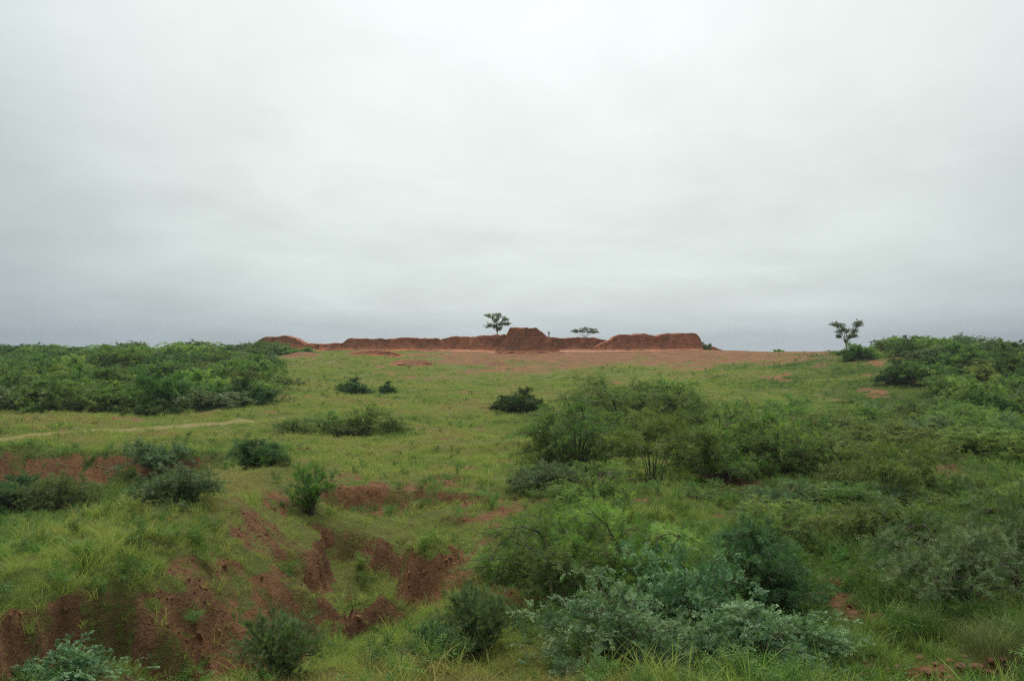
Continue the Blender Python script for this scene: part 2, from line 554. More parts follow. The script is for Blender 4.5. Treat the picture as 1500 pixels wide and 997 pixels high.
def strip(name, pts, width, mat, lift, seed, step=.5):
    """a worn track laid over the ground: pts are (x, y)"""
    P = np.array(pts, float)
    L = np.concatenate([[0], np.cumsum(np.hypot(*np.diff(P, axis=0).T))])
    s = np.arange(0, L[-1], step)
    cx = np.interp(s, L, P[:, 0]); cy = np.interp(s, L, P[:, 1])
    k = np.ones(15) / 15
    cx = np.convolve(np.pad(cx, 7, mode='edge'), k, 'valid'); cy = np.convolve(np.pad(cy, 7, mode='edge'), k, 'valid')
    tx, ty = np.gradient(cx), np.gradient(cy)
    ln = np.hypot(tx, ty); nxv, nyv = -ty / ln, tx / ln
    rows = []
    cs = np.linspace(-1, 1, 9)
    for c in cs:
        w = width * (.5 + .17 * fbm(s / 3.0, s * 0 + (3 if c < 0 else 9), seed, 3))
        w = w * np.minimum(1, np.minimum(s, s[-1] - s) / 3 + .1)
        x = cx + nxv * c * w; y = cy + nyv * c * w
        zz = H(x, y)
        rows.append(np.stack([x, y, zz + lift * (1 - .7 * abs(c) ** 4)], -1))
    V = np.stack(rows, 1)
    n, m = V.shape[:2]
    i = np.arange(n * m).reshape(n, m)
    q = np.stack([i[:-1, :-1], i[1:, :-1], i[1:, 1:], i[:-1, 1:]], -1).reshape(-1, 4)
    return obj(name, mesh_from(name, V.reshape(-1, 3), q), mat, kind='structure')


TRACK = [hit(px, py)[:2] for px, py in ((-160, 652), (-40, 644), (60, 638), (160, 629), (260, 624), (350, 617), (430, 610), (520, 605), (620, 600))][:7]
trk = strip('path', TRACK, 2.3, M_TRACK, .05, 5)
trk['label'] = 'pale sandy track running past the dense thicket'
ter = strip('path', [(PX(p, 187.5), 187.5 + d) for p, d in ((600, 3), (700, 1), (800, 0), (900, 0), (1000, 0), (1040, 1))], 3.0, M_TERRACE, .09, 6, 1.0)
ter['label'] = 'pale trodden strip along the foot of the ruined walls'


# ------------------------------------------------------------------ ruined mud walls
def ruin(name, label, prof, Y, thick, seed, talus=1.6, mat=M_MUD, group=None, drop=.6, rill=.35):
    """prof: (px, py) of the crest line, standing at distance Y; solid body with a crumbling front, top and back"""
    prof = np.array(prof, float)
    Xp = PX(prof[:, 0], Y); Zp = -(prof[:, 1] - HOR) / F * Y
    xs = np.arange(Xp[0], Xp[-1] + .01, .28)
    top = np.interp(xs, Xp, Zp)
    top = top + .16 * np.round(2.2 * fbm(xs / 2.0, xs * 0 + seed, seed, 3)) / 2.2 + .04 * fbm(xs / .5, xs * 0, seed + 3, 2)
    rows = []
    us = np.concatenate([np.linspace(0, 1, 14), [1.0, 1.0, 1.0, 1.0], np.linspace(1, 0, 7)[1:]])
    sides = [0] * 14 + [1, 2, 3, 4] + [5] * 6
    base = H(xs, xs * 0 + Y - thick * .5) - drop
    xc = PX(0.5 * (prof[0, 0] + prof[-1, 0]), Y)
    hb = np.maximum(top - base, .1)
    for u, sd_ in zip(us, sides):
        z = base + hb * u
        if sd_ == 0:
            yo = -thick / 2 - talus * (1 - u) ** 2.2 - .22 * (1 - u)
            yo = yo + rill * fbm(xs / 1.1, z / 2.2, seed + 11, 4) * (.35 + .65 * u) + .5 * rill * fbm(xs / .45, z / .9, seed + 12, 3)
        elif sd_ == 5:
            yo = thick / 2 + talus * .7 * (1 - u) ** 2 + rill * fbm(xs / 1.1, z / 1.5, seed + 13, 3)
        else:
            f = sd_ / 5.0
            yo = thick * (f - .5) + 0 * xs
            z = z + .10 * fbm(xs / 1.2, xs * 0 + f * 7, seed + 14, 3) + .05
        # the ends lean in slightly as they rise
        rows.append(np.stack([xs + 0 * z, Y + yo + 0 * xs, z], -1))
    V = np.stack(rows, 0)
    n, m = V.shape[:2]
    i = np.arange(n * m).reshape(n, m)
    q = np.stack([i[:-1, :-1], i[:-1, 1:], i[1:, 1:], i[1:, :-1]], -1).reshape(-1, 4)
    # end caps: close each end row against its mirror
    caps = []
    for col in (0, m - 1):
        for r in range(n // 2):
            a, b, c, d = i[r, col], i[r + 1, col], i[n - 2 - r, col], i[n - 1 - r, col]
            if len({a, b, c, d}) == 4:
                caps.append((a, b, c, d) if col == 0 else (d, c, b, a))
    q = np.concatenate([q, np.array(caps)])
    V = V.reshape(-1, 3)
    org = np.array([xc, Y, float(H(xc, Y))])
    t = thing(name, label, 'ruin', tuple(org), 0, group)
    obj('wall_body', mesh_from('wall_body', V - org, q), mat, t)
    # rubble apron at the foot
    rr = np.random.default_rng(seed)
    A = []
    cx = np.arange(Xp[0] - 1.0, Xp[-1] + 1.0, .4)
    hh = np.interp(cx, xs, hb)
    for k in range(7):
        u = k / 6.0
        yo = Y - thick / 2 - talus - 1.9 * (1 - u) * np.clip(hh / 3, .25, 1.2) + .35 * fbm(cx / 1.5, cx * 0 + k, seed + 20, 3)
        if k == 6:
            yo = cx * 0 + Y - thick * .45
        z = H(cx, yo) - .12 + .14 * hh * u ** 1.5 + .10 * fbm(cx / .7, yo / .7, seed + 21, 3)
        A.append(np.stack([cx, yo, z], -1))
    A = np.stack(A, 0)
    n, m = A.shape[:2]
    i = np.arange(n * m).reshape(n, m)
    q = np.stack([i[:-1, :-1], i[:-1, 1:], i[1:, 1:], i[1:, :-1]], -1).reshape(-1, 4)
    obj('rubble_apron', mesh_from('rubble_apron', A.reshape(-1, 3) - org, q), mat, t)
    return t


ruin('ruined_tower', 'low flat-topped red mud ruin half behind the dense thicket', [(372, 506), (386, 497), (394, 493.6), (424, 493), (437, 496), (446, 501), (456, 504.5), (464, 507)], 192, 6, 101)
ruin('ruined_wall', 'lowest worn saddle of red wall beside the thicket ruin', [(446, 508), (452, 503.5), (475, 504.5), (498, 503.5), (508, 501), (514, 508)], 193, 4, 102)
ruin('ruined_wall', 'long level red mud wall above the heap of red spoil', [(502, 509), (507, 501), (513, 496.8), (558, 497.2), (570, 495.6), (604, 495), (640, 496), (646, 497.5), (652, 503), (655, 509)], 194, 5, 103)
ruin('ruined_wall', 'red mud wall with the bushy tree behind, joining the tall block', [(640, 505), (648, 497), (656, 496), (664, 494), (700, 493), (722, 491.2), (745, 489.5), (752, 503)], 196, 5, 104)
ruin('ruined_tower', 'tallest flat-topped brown mud block in the middle of the ruins', [(726, 513), (733, 507), (738, 499), (742, 490), (747, 481), (766, 480), (785, 480.3), (791, 485), (799, 492.5), (807, 499), (812, 506), (820, 513)], 189, 7, 105, 1.5, M_MUD_DARK)
low_wall = ruin('ruined_wall', 'low brown wall with a person standing on it', [(796, 506), (800, 494.5), (835, 495.5), (848, 494.2), (868, 494.2), (876, 496.5), (892, 499), (900, 508)], 203, 6, 106, 1.2, M_MUD_DARK)
ruin('ruined_wall', 'broad red wall block with two levels at the open end of the ruins', [(872, 508), (880, 502), (893, 497.5), (899, 492.5), (907, 490.4), (936, 490), (958, 492), (966, 490.5), (975, 488.6), (1010, 488), (1018, 491), (1022, 497), (1026, 508)], 193, 6, 107, 1.3)
ruin('ruined_wall', 'small crumbled red stub past the end of the broad wall', [(1030, 512), (1037, 508.8), (1046, 508.5), (1053, 510.5), (1058, 513)], 195, 2, 108, .8)

ruin('spoil_heap', 'long low heap of dark red spoil below the level wall', [(503, 524.5), (512, 520), (530, 515.5), (548, 513.5), (572, 514.5), (584, 518), (594, 524)], 176, 2.2, 121, 1.6)
ruin('spoil_heap', 'narrow bright red bank lower down the slope than the long heap', [(562, 540), (570, 535.5), (588, 534), (606, 532), (626, 530.8), (634, 535)], 157, 1.4, 122, 1.2)
ruin('spoil_heap', 'crumbled red-brown bank at the foot of the ruin by the thicket', [(412, 530), (420, 523), (440, 520), (460, 521), (472, 527)], 180, 2.0, 123, 1.5)

# ------------------------------------------------------------------ shrubs and trees
RNG = np.random.default_rng(7)


def nrm(v):
    return v / np.maximum(np.linalg.norm(v, axis=-1, keepdims=True), 1e-9)


def quad_leaf(x0, y0, ang, ln, w, z=0.0, droop=0.0):
    c, s = math.cos(ang), math.sin(ang)
    p = [(0, 0), (ln * .45, w), (ln, 0), (ln * .45, -w)]
    return [(x0 + c * a - s * b, y0 + s * a + c * b, z - droop * (a / ln) ** 2) for a, b in p]


def frond_fine():
    V = []
    for i, x in enumerate((.14, .36, .58, .80)):
        for sg in (-1, 1):
            ln = .42 * (1 - .35 * abs(x - .4))
            V += quad_leaf(x, 0, sg * math.radians(58 - 12 * x), ln, .034, -.06 * x * x, .05)
    V += quad_leaf(.82, 0, 0, .26, .035, -.05, .03)
    V += quad_leaf(0, 0, 0, .9, .012)
    return np.array(V).reshape(-1, 4, 3)


def frond_broad():
    V = []
    for x in (.12, .34, .56, .78):
        for sg in (-1, 1):
            V += quad_leaf(x, 0, sg * math.radians(60 - 15 * x), .34, .062, -.07 * x * x, .04)
    V += quad_leaf(.8, 0, 0, .3, .085, -.05, .03)
    return np.array(V).reshape(-1, 4, 3)


def frond_mid():
    V = []
    for x, a in ((.0, .0), (.15, 1.0), (.15, -1.0), (.45, .85), (.45, -.85), (.72, .7), (.72, -.7)):
        V += quad_leaf(x, 0, a, .48, .050, 0, .08)
    return np.array(V).reshape(-1, 4, 3)


def frond_far():
    V = quad_leaf(0, 0, .45, 1, .10, 0, .15) + quad_leaf(0, 0, -.6, .85, .10, .03, .2) + quad_leaf(.3, 0, -.05, .9, .09, .05, .1)
    return np.array(V).reshape(-1, 4, 3)


def frond_needle():
    V = []
    for a, ln in ((0, 1), (.28, .75), (-.3, .7), (.6, .5), (-.55, .5)):
        V += quad_leaf(.1 * abs(a), 0, a, ln, .022, .1 * a * a, .05)
    return np.array(V).reshape(-1, 4, 3)


FT = dict(fine=frond_fine(), broad=frond_broad(), mid=frond_mid(), far=frond_far(), needle=frond_needle())


def bez(p0, p1, p2, n):
    t = np.linspace(0, 1, n)[:, None]
    return (1 - t) ** 2 * p0 + 2 * t * (1 - t) * p1 + t * t * p2


class Plant:
    def __init__(self, seed):
        self.r = np.random.default_rng(seed)
        self.wood = []          # (points, r0, r1)
        self.fp, self.fd, self.fl, self.ft = [], [], [], []

    def fronds(self, path, t0, n, ln, spread=.9, lift=.1, tint=None):
        r = self.r
        t = np.sort(r.uniform(t0, 1.0, n)) * (len(path) - 1)
        i = np.minimum(t.astype(int), len(path) - 2)
        f = (t - i)[:, None]
        p = path[i] * (1 - f) + path[i + 1] * f
        tg = nrm(path[i + 1] - path[i])
        d = nrm(tg * r.uniform(.25, .9, (n, 1)) + spread * nrm(r.normal(0, 1, (n, 3))) + np.array([0, 0, lift]))
        tb = r.uniform(.15, .85) if tint is None else tint
        self.fp.append(p); self.fd.append(d)
        self.fl.append(ln * r.uniform(.65, 1.25, n))
        self.ft.append(np.clip(tb + r.normal(0, .16, n), 0, 1))

    def leaf_mesh(self, name, tmpl, flat=.75):
        r = self.r
        P = np.concatenate(self.fp); D = np.concatenate(self.fd); Ln = np.concatenate(self.fl); Tn = np.concatenate(self.ft)
        n = len(P)
        up = nrm(np.array([0, 0, flat]) + (1.15 - flat) * r.normal(0, .75, (n, 3)))
        S = nrm(np.cross(up, D)); U = np.cross(D, S)
        tm = FT[tmpl].reshape(-1, 3)
        V = P[:, None, :] + Ln[:, None, None] * (tm[None, :, 0:1] * D[:, None] + tm[None, :, 1:2] * S[:, None] + tm[None, :, 2:3] * U[:, None])
        k = len(tm)
        me = mesh_from(name, V.reshape(-1, 3), np.arange(n * k).reshape(-1, 4), smooth=False)
        fattr(me, 'tint', np.repeat(Tn, k))
        return me

    def wood_mesh(self, name, sides=4):
        Vs, Qs, o = [], [], 0
        ca = np.linspace(0, 2 * math.pi, sides, endpoint=False)
        for pts, r0, r1 in self.wood:
            pts = np.asarray(pts); n = len(pts)
            tg = nrm(np.gradient(pts, axis=0))
            ref = np.where(np.abs(tg[:, 2:3]) > .9, np.array([[1., 0, 0]]), np.array([[0, 0, 1.]]))
            a = nrm(np.cross(tg, ref)); b = np.cross(tg, a)
            rad = np.linspace(r0, r1, n)[:, None, None]
            V = pts[:, None] + rad * (np.cos(ca)[None, :, None] * a[:, None] + np.sin(ca)[None, :, None] * b[:, None])
            i = np.arange(n * sides).reshape(n, sides) + o
            j = np.roll(i, -1, axis=1)
            Qs.append(np.stack([i[:-1], j[:-1], j[1:], i[1:]], -1).reshape(-1, 4))
            Vs.append(V.reshape(-1, 3)); o += n * sides
        return mesh_from(name, np.concatenate(Vs), np.concatenate(Qs))


def shrub_proto(seed, R, Hh, stems=9, subs=7, twigs=4, fpt=10, fl=.15, tmpl='fine', arch=.6, low=.35, upright=0.0, sub_len=.45, twig_len=.45,
                spread=.9, lift=.1, wood_k=1.0, t_sub=.12, wands=5):
    """a many-stemmed bush: stems arch up and out, carry side shoots, shoots carry leafy twigs"""
    p = Plant(seed); r = p.r
    for s in range(stems):
        a = s * 2.39996 + r.uniform(-.5, .5)
        q = r.uniform(0, 1) ** .6
        rr = R * (.18 + .74 * q) * (1 - upright * .6)
        h = Hh * r.uniform(.72, 1.05) * math.sqrt(max(.05, 1 - (.80 * q) ** 2))
        if r.uniform() < low:
            h *= r.uniform(.28, .6); rr = R * r.uniform(.55, 1.0)
        dirv = np.array([math.cos(a), math.sin(a), 0])
        p0 = dirv * .06 * R * r.uniform(.3, 1.5) + np.array([0, 0, -.12])
        p1 = dirv * rr * .28 + np.array([0, 0, h * (1.0 + .35 * arch)]) + r.normal(0, .06 * R, 3)
        p2 = dirv * rr + np.array([0, 0, h * (1 - .12 * arch)]) + r.normal(0, .05 * R, 3)
        main = bez(p0, p1, p2, 9)
        p.wood.append((main, .018 * Hh * wood_k * r.uniform(.7, 1.2), .004 * Hh * wood_k))
        p.fronds(main, .55, max(3, fpt // 2), fl, spread, lift)
        for b in range(subs):
            t = r.uniform(t_sub, 1.0) * 8
            i = min(int(t), 7)
            st = main[i] + (main[i + 1] - main[i]) * (t - i)
            tg = nrm(main[i + 1] - main[i])
            d = nrm(tg * .55 + .95 * nrm(r.normal(0, 1, 3) * np.array([1, 1, .55])) + np.array([0, 0, .25 + .8 * upright]) + dirv * .25)
            L = sub_len * R * r.uniform(.5, 1.15)
            e = st + d * L + np.array([0, 0, -.22 * arch * L])
            e[2] = max(e[2], .05)
            mid = st + d * L * .55 + np.array([0, 0, .14 * L])
            sb = bez(st, mid, e, 6)
            p.wood.append((sb, .0065 * Hh * wood_k, .0025 * Hh * wood_k))
            tb = r.uniform(.1, .9)
            p.fronds(sb, .3, fpt, fl, spread, lift, tb)
            for w in range(twigs):
                t2 = r.uniform(.2, 1.0) * 5
                j = min(int(t2), 4)
                s2 = sb[j] + (sb[j + 1] - sb[j]) * (t2 - j)
                d2 = nrm(nrm(sb[j + 1] - sb[j]) * .6 + .9 * nrm(r.normal(0, 1, 3) * np.array([1, 1, .6])) + np.array([0, 0, .2 + .8 * upright]))
                L2 = twig_len * L * r.uniform(.6, 1.2)
                e2 = s2 + d2 * L2 + np.array([0, 0, -.2 * arch * L2])
                e2[2] = max(e2[2], .04)
                tw = bez(s2, s2 + d2 * L2 * .5 + np.array([0, 0, .1 * L2]), e2, 4)
                if wood_k > 0 and tmpl != 'far':
                    p.wood.append((tw, .003 * Hh * wood_k, .0015 * Hh * wood_k))
                p.fronds(tw, .12, fpt, fl, spread, lift, np.clip(tb + r.normal(0, .12), 0, 1))
    for w in range(wands):
        # long shoots that stand out of the crown and bow over
        a = r.uniform(0, 6.28)
        dirv = np.array([math.cos(a), math.sin(a), 0])
        rr = R * r.uniform(.45, 1.15); h = Hh * r.uniform(.75, 1.12) * math.sqrt(max(.15, 1 - .55 * (rr / R) ** 2))
        wd = bez(np.array([0, 0, .1]), dirv * rr * .3 + np.array([0, 0, h * 1.35]), dirv * rr * 1.15 + np.array([0, 0, h * r.uniform(.75, 1.0)]), 10)
        p.wood.append((wd, .008 * Hh * wood_k, .002 * Hh * wood_k))
        p.fronds(wd, .25, int(fpt * 3.2), fl, spread, lift, r.uniform(.5, 1))
    return p


PROTO = {}


def proto(key, leaf, flat=.58, name='foliage', **kw):
    tm = kw.get('tmpl', 'fine')
    p = shrub_proto(**kw)
    fm = p.leaf_mesh(name, tm, flat)
    fm.materials.append(leaf)
    wm = p.wood_mesh('stems', 3 if tm == 'far' else 4)
    wm.materials.append(M_BARK)
    PROTO[key] = (fm, wm)


# near shrubs
proto('near_a', L_FRESH, seed=11, R=2.1, Hh=2.3, stems=16, subs=8, twigs=5, fpt=9, fl=.17, arch=.9, low=.35, wands=22)
proto('near_b', L_MID, seed=12, R=1.8, Hh=2.0, stems=16, subs=8, twigs=5, fpt=9, fl=.15, arch=.6, low=.35, wands=14)
proto('near_dark', L_DEEP, seed=13, R=1.35, Hh=1.7, stems=22, subs=8, twigs=5, fpt=10, fl=.11, arch=.4, low=.35, upright=.15, tmpl='mid', flat=.5)
proto('near_teal', L_TEAL, seed=14, R=1.5, Hh=1.15, stems=13, subs=6, twigs=4, fpt=10, fl=.12, tmpl='broad', arch=.8, low=.45, flat=.65, wands=34)
proto('near_teal_b', L_TEAL, seed=15, R=1.3, Hh=.9, stems=12, subs=6, twigs=4, fpt=10, fl=.115, tmpl='broad', arch=.9, low=.5, flat=.65, wands=30)
proto('near_wisp', L_GREY, seed=16, R=1.1, Hh=1.1, stems=24, subs=7, twigs=3, fpt=7, fl=.16, tmpl='needle', arch=.1, low=.3, upright=.4, spread=.45, lift=.5, flat=.4, t_sub=.02, wands=24, sub_len=.5)
proto('near_grey', L_GREY, seed=17, R=2.0, Hh=1.6, stems=15, subs=8, twigs=5, fpt=9, fl=.14, arch=1.1, low=.3, wands=22)
# middle distance
for i in range(3):
    proto('mid_%d' % i, L_MID, seed=30 + i, R=2.7, Hh=2.9, stems=16, subs=8, twigs=5, fpt=7, fl=.19, tmpl='mid', arch=.7, low=.4, wands=12)
proto('mid_fresh', L_FRESH, seed=35, R=2.6, Hh=2.4, stems=16, subs=8, twigs=6, fpt=8, fl=.18, tmpl='mid', arch=.8, low=.4, wands=14)
proto('mid_dark', L_DEEP, seed=36, R=1.5, Hh=1.4, stems=17, subs=8, twigs=5, fpt=7, fl=.18, tmpl='mid', arch=.4, low=.4, flat=.5)
proto('mid_grey', L_GREY, seed=37, R=1.9, Hh=1.5, stems=18, subs=8, twigs=5, fpt=9, fl=.16, tmpl='mid', arch=.5, low=.4, upright=.2, wands=12)
proto('mid_wisp', L_PROS, seed=38, R=1.5, Hh=2.1, stems=13, subs=6, twigs=3, fpt=5, fl=.20, tmpl='mid', arch=.2, low=.25, upright=.45, spread=.6, lift=.4, wands=12, t_sub=.1)
proto('mid_stem', L_FRESH, seed=39, R=2.0, Hh=2.2, stems=8, subs=8, twigs=6, fpt=8, fl=.17, tmpl='mid', arch=.9, low=.0, t_sub=.25, wands=8, wood_k=.45)
# far bushes of the thickets
for i in range(6):
    proto('far_%d' % i, (L_PROS, L_PROS, L_MID, L_PROS, L_GREY, L_FRESH)[i], seed=50 + i, R=3.3, Hh=2.9, stems=14, subs=7, twigs=5, fpt=8, fl=.29, tmpl='far', arch=.8,
          low=.4, wands=(10, 22, 10, 16, 26, 12)[i])
proto('far_dark', L_DARK, seed=57, R=2.2, Hh=2.2, stems=14, subs=7, twigs=4, fpt=6, fl=.34, tmpl='far', arch=.4, low=.45, flat=.5)
proto('far_low', L_PROS, seed=58, R=1.6, Hh=1.0, stems=11, subs=6, twigs=4, fpt=6, fl=.30, tmpl='far', arch=.5, low=.5)


def plant(key, name, label, cat, x, y, s=1.0, sz=1.0, rz=None, group=None, sink=.06):
    fm, wm = PROTO[key]
    rz = RNG.uniform(0, 6.28) if rz is None else rz
    t = thing(name, label, cat, (x, y, float(H(x, y)) - sink), rz, group)
    t.scale = (s, s, s * sz)
    f = obj('foliage', fm, None, t, 'stuff')
    w = obj('stem', wm, None, t)
    return t


FOOT = []        # (x, y, r) grass keeps thin under these


PRAD, PHGT = {}, {}
for k, (fm, wm) in PROTO.items():
    co = np.empty(len(fm.vertices) * 3, np.float32)
    fm.vertices.foreach_get('co', co)
    co = co.reshape(-1, 3)
    PRAD[k] = float(np.percentile(np.hypot(co[:, 0], co[:, 1]), 95))
    PHGT[k] = float(np.percentile(co[:, 2], 97))


def put(key, px, py, width_px, height_px, label, name='shrub', group=None, Y=None, rz=None):
    """plant a prototype with its base at a pixel; its spread and height are what those pixels span at that distance"""
    if Y is None:
        x, y, z = hit(px, py)
    else:
        x, y = PX(px, Y), Y
    s = width_px / 2 / F * y / PRAD[key]
    sz = height_px / F * y / (PHGT[key] * s)
    FOOT.append((x, y, PRAD[key] * s))
    return plant(key, name, label, 'shrub', x, y, s, sz, rz, group)


# --- individual shrubs, front to back
put('near_teal', 890, 968, 250, 110, 'low bluish-leaved shrub sprawling in front of the tall arching one')
put('near_teal_b', 1115, 965, 240, 85, 'low blue-green shrub creeping below the rounded dark bush')
put('near_teal', 1000, 925, 220, 120, 'blue-green leafy shrub between the arching shrub and the dark bush')
put('near_teal_b', 1010, 985, 160, 75, 'smallest bluish shrub, creeping between the two sprawling ones')
put('near_a', 820, 890, 290, 128, 'tall fresh green shrub with arching feathery branches')
put('near_b', 920, 888, 230, 140, 'mid green feathery shrub growing against the arching fresh green one')
put('near_dark', 1110, 895, 180, 118, 'rounded dark green bush with fine leaves')
put('near_grey', 1395, 895, 230, 130, 'grey-green shrub with long arching wands above the tall grass tufts')
put('near_grey', 1490, 870, 170, 130, 'grey-green arching shrub beside the wand-like one, at the tall grass')
put('near_a', 1255, 800, 150, 60, 'small arching shrub beside the bare tan patch')
put('near_wisp', 700, 945, 120, 85, 'grey feathery broom-like bush beside the red hollow')
put('near_wisp', 410, 985, 125, 90, 'feathery upright bush below the red cut bank of the spur')
put('near_wisp', 640, 970, 90, 60, 'small grey broom-like bush at the lip of the hollow')
put('near_teal_b', 90, 1010, 180, 60, 'pale-leaved low shrub at the foot of the grassy spur')
put('near_b', 735, 850, 110, 60, 'small green shrub tucked beside the fresh arching one')
put('mid_wisp', 455, 752, 90, 72, 'slender upright shrub on the grassy flat above the red hollow')
put('mid_grey', 262, 738, 130, 55, 'grey-green bush in the gully behind the grassy spur')
put('mid_grey', 235, 690, 110, 42, 'grey-green bush under the cut bank of the gully')
put('mid_dark', 382, 680, 84, 36, 'small round dark bush on the edge of the meadow')
put('mid_fresh', 90, 740, 120, 45, 'green bush low in the gully beyond the grassy spur')
put('mid_dark', 20, 740, 80, 40, 'dark bush deep in the gully at the foot of the red bank')
# broad stand of mesquite in the middle
G1 = 'mesquite stand on the low ground'
put('mid_0', 845, 690, 170, 95, 'wide spreading mesquite bush at the meadow end of the stand', 'mesquite_shrub', G1)
put('mid_stem', 955, 712, 180, 100, 'mesquite bush with a bare dark trunk showing under its crown', 'mesquite_shrub', G1)
put('mid_2', 1050, 688, 180, 85, 'mesquite bush shading the dark hollow in the stand', 'mesquite_shrub', G1)
put('mid_0', 1140, 690, 160, 80, 'mesquite bush between the shaded hollow and the thin-stemmed shrub', 'mesquite_shrub', G1)
put('mid_1', 915, 650, 210, 80, 'dark mesquite bush rising behind the spreading one', 'mesquite_shrub', G1)
put('mid_fresh', 1000, 650, 180, 75, 'mesquite bush at the back of the stand below the red slope', 'mesquite_shrub', G1)
put('mid_2', 1110, 650, 190, 65, 'mesquite bush at the back of the stand facing the scrub hill', 'mesquite_shrub', G1)
put('mid_fresh', 900, 605, 170, 50, 'light green mesquite bush just below the red terrace slope', 'mesquite_shrub', G1)
put('mid_1', 985, 600, 120, 45, 'dull green mesquite bush just below the red terrace slope', 'mesquite_shrub', G1)
put('mid_0', 822, 632, 110, 40, 'smaller mesquite bush where the stand meets the open meadow', 'mesquite_shrub', G1)
put('mid_2', 870, 738, 150, 55, 'low green bush under the front of the mesquite stand')
put('mid_grey', 800, 722, 110, 45, 'low grey-green bush by the end of the brown ledge')
put('mid_grey', 1140, 762, 120, 55, 'grey-green bush on the ledge below the mesquite stand')
put('mid_stem', 1300, 735, 150, 85, 'thin-stemmed green shrub with its slender stems showing')
put('mid_stem', 1345, 722, 130, 75, 'thin-stemmed green shrub leaning beside the other slender one')
put('mid_fresh', 1215, 690, 150, 55, 'fresh green bush between the stand and the slender stems')
put('mid_2', 1490, 765, 120, 75, 'dark green bush at the end of the grassy bank')
put('mid_1', 1440, 672, 150, 45, 'green bush above the yellowish grass bank')
put('mid_fresh', 1290, 655, 140, 40, 'fresh green bush on the low ground before the scrub hill')
put('mid_0', 1390, 640, 150, 45, 'dull green bush on the low ground before the scrub hill')
put('mid_fresh', 1200, 635, 120, 35, 'low fresh bush on the grass between the stand and the scrub hill')
rs = np.random.default_rng(41)
for i in range(42):
    Y_ = rs.uniform(34, 72); p_ = rs.uniform(1190, 1560)
    put(('mid_0', 'mid_1', 'mid_2', 'mid_fresh', 'mid_grey')[rs.integers(0, 5)], p_, 0, rs.uniform(2.2, 4.6) / Y_ * F, rs.uniform(.8, 1.7) / Y_ * F,
        'low bush in the loose scrub between the slender stems and the scrub hill', 'shrub', 'loose scrub at the foot of the hill', Y_)
for i in range(26):
    Y_ = rs.uniform(32, 66); p_ = rs.uniform(785, 1220)
    put(('mid_0', 'mid_1', 'mid_2', 'mid_fresh')[rs.integers(0, 4)], p_, 0, rs.uniform(2.2, 4.2) / Y_ * F, rs.uniform(1.0, 2.0) / Y_ * F,
        'low mesquite filling the gaps between the larger bushes of the stand', 'mesquite_shrub', G1, Y_)
for i in range(20):
    Y_ = rs.uniform(16, 30); p_ = rs.uniform(1000, 1540)
    put(('mid_fresh', 'mid_grey', 'mid_0', 'mid_1', 'mid_wisp')[rs.integers(0, 5)], p_, 0, rs.uniform(1.3, 2.8) / Y_ * F, rs.uniform(.6, 1.15) / Y_ * F,
        'waist-high bush in the rank grass between the bluish shrubs and the mesquite stand', 'shrub', 'low bushes in the rank grass', Y_)
# small ones in the meadow and on the far slope
GM = 'low shrubs in the open meadow'
for px, py, w, h_ in ((430, 634, 70, 22), (478, 632, 80, 28), (535, 630, 85, 38), (505, 638, 70, 22), (575, 632, 50, 20)):
    put('mid_fresh' if w < 80 else 'mid_0', px, py, w, h_, 'green shrub in the low row beside the end of the sandy track', 'shrub', GM)
for px, py, w, h_ in ((765, 602, 75, 28), (738, 600, 40, 18)):
    put('far_dark', px, py, w, h_, 'dull green shrub in the meadow before the mesquite stand', 'shrub', 'pair of meadow shrubs')
for px, py, w, h_ in ((518, 577, 52, 20), (568, 577, 26, 16)):
    put('far_dark', px, py, w, h_, 'dark low shrub on the slope below the red spoil heaps', 'shrub', 'shrubs below the spoil heaps')
put('far_dark', 1315, 562, 62, 30, 'round dark bush on the edge of the scrub hill')
put('far_dark', 1395, 555, 48, 24, 'smaller round dark bush higher on the scrub hill')
put('far_low', 1260, 525, 60, 18, 'spreading shrub at the foot of the lone slender tree')
put('far_low', 1245, 600, 36, 13, 'small green shrub on the grass below the lone slender tree')

# --- thickets: one label each, only their place tells the bushes apart
def LT(k, x, Y, s):
    if Y < 84:
        return 'dark-leaved bush in the front row of the thicket along the sandy track' if k == 'far_dark' else 'feathery green bush in the front row of the thicket along the sandy track'
    if x / Y > -.40:
        return 'bush on the flank of the thicket that faces the open meadow'
    if Y > 150:
        return 'bush on the skyline at the back of the thicket, towards the ruins'
    return 'dark-leaved bush deep inside the thicket behind the sandy track' if k == 'far_dark' else 'feathery green bush deep inside the thicket behind the sandy track'


def RT(k, x, Y, s):
    if Y > 118:
        return 'bush on the skyline of the scrub hill beside the lone tree'
    if Y < 80:
        return 'bush at the foot of the scrub hill, where the grass ends'
    return 'dark-leaved bush half-way up the scrub hill' if k == 'far_dark' else 'green bush half-way up the scrub hill'


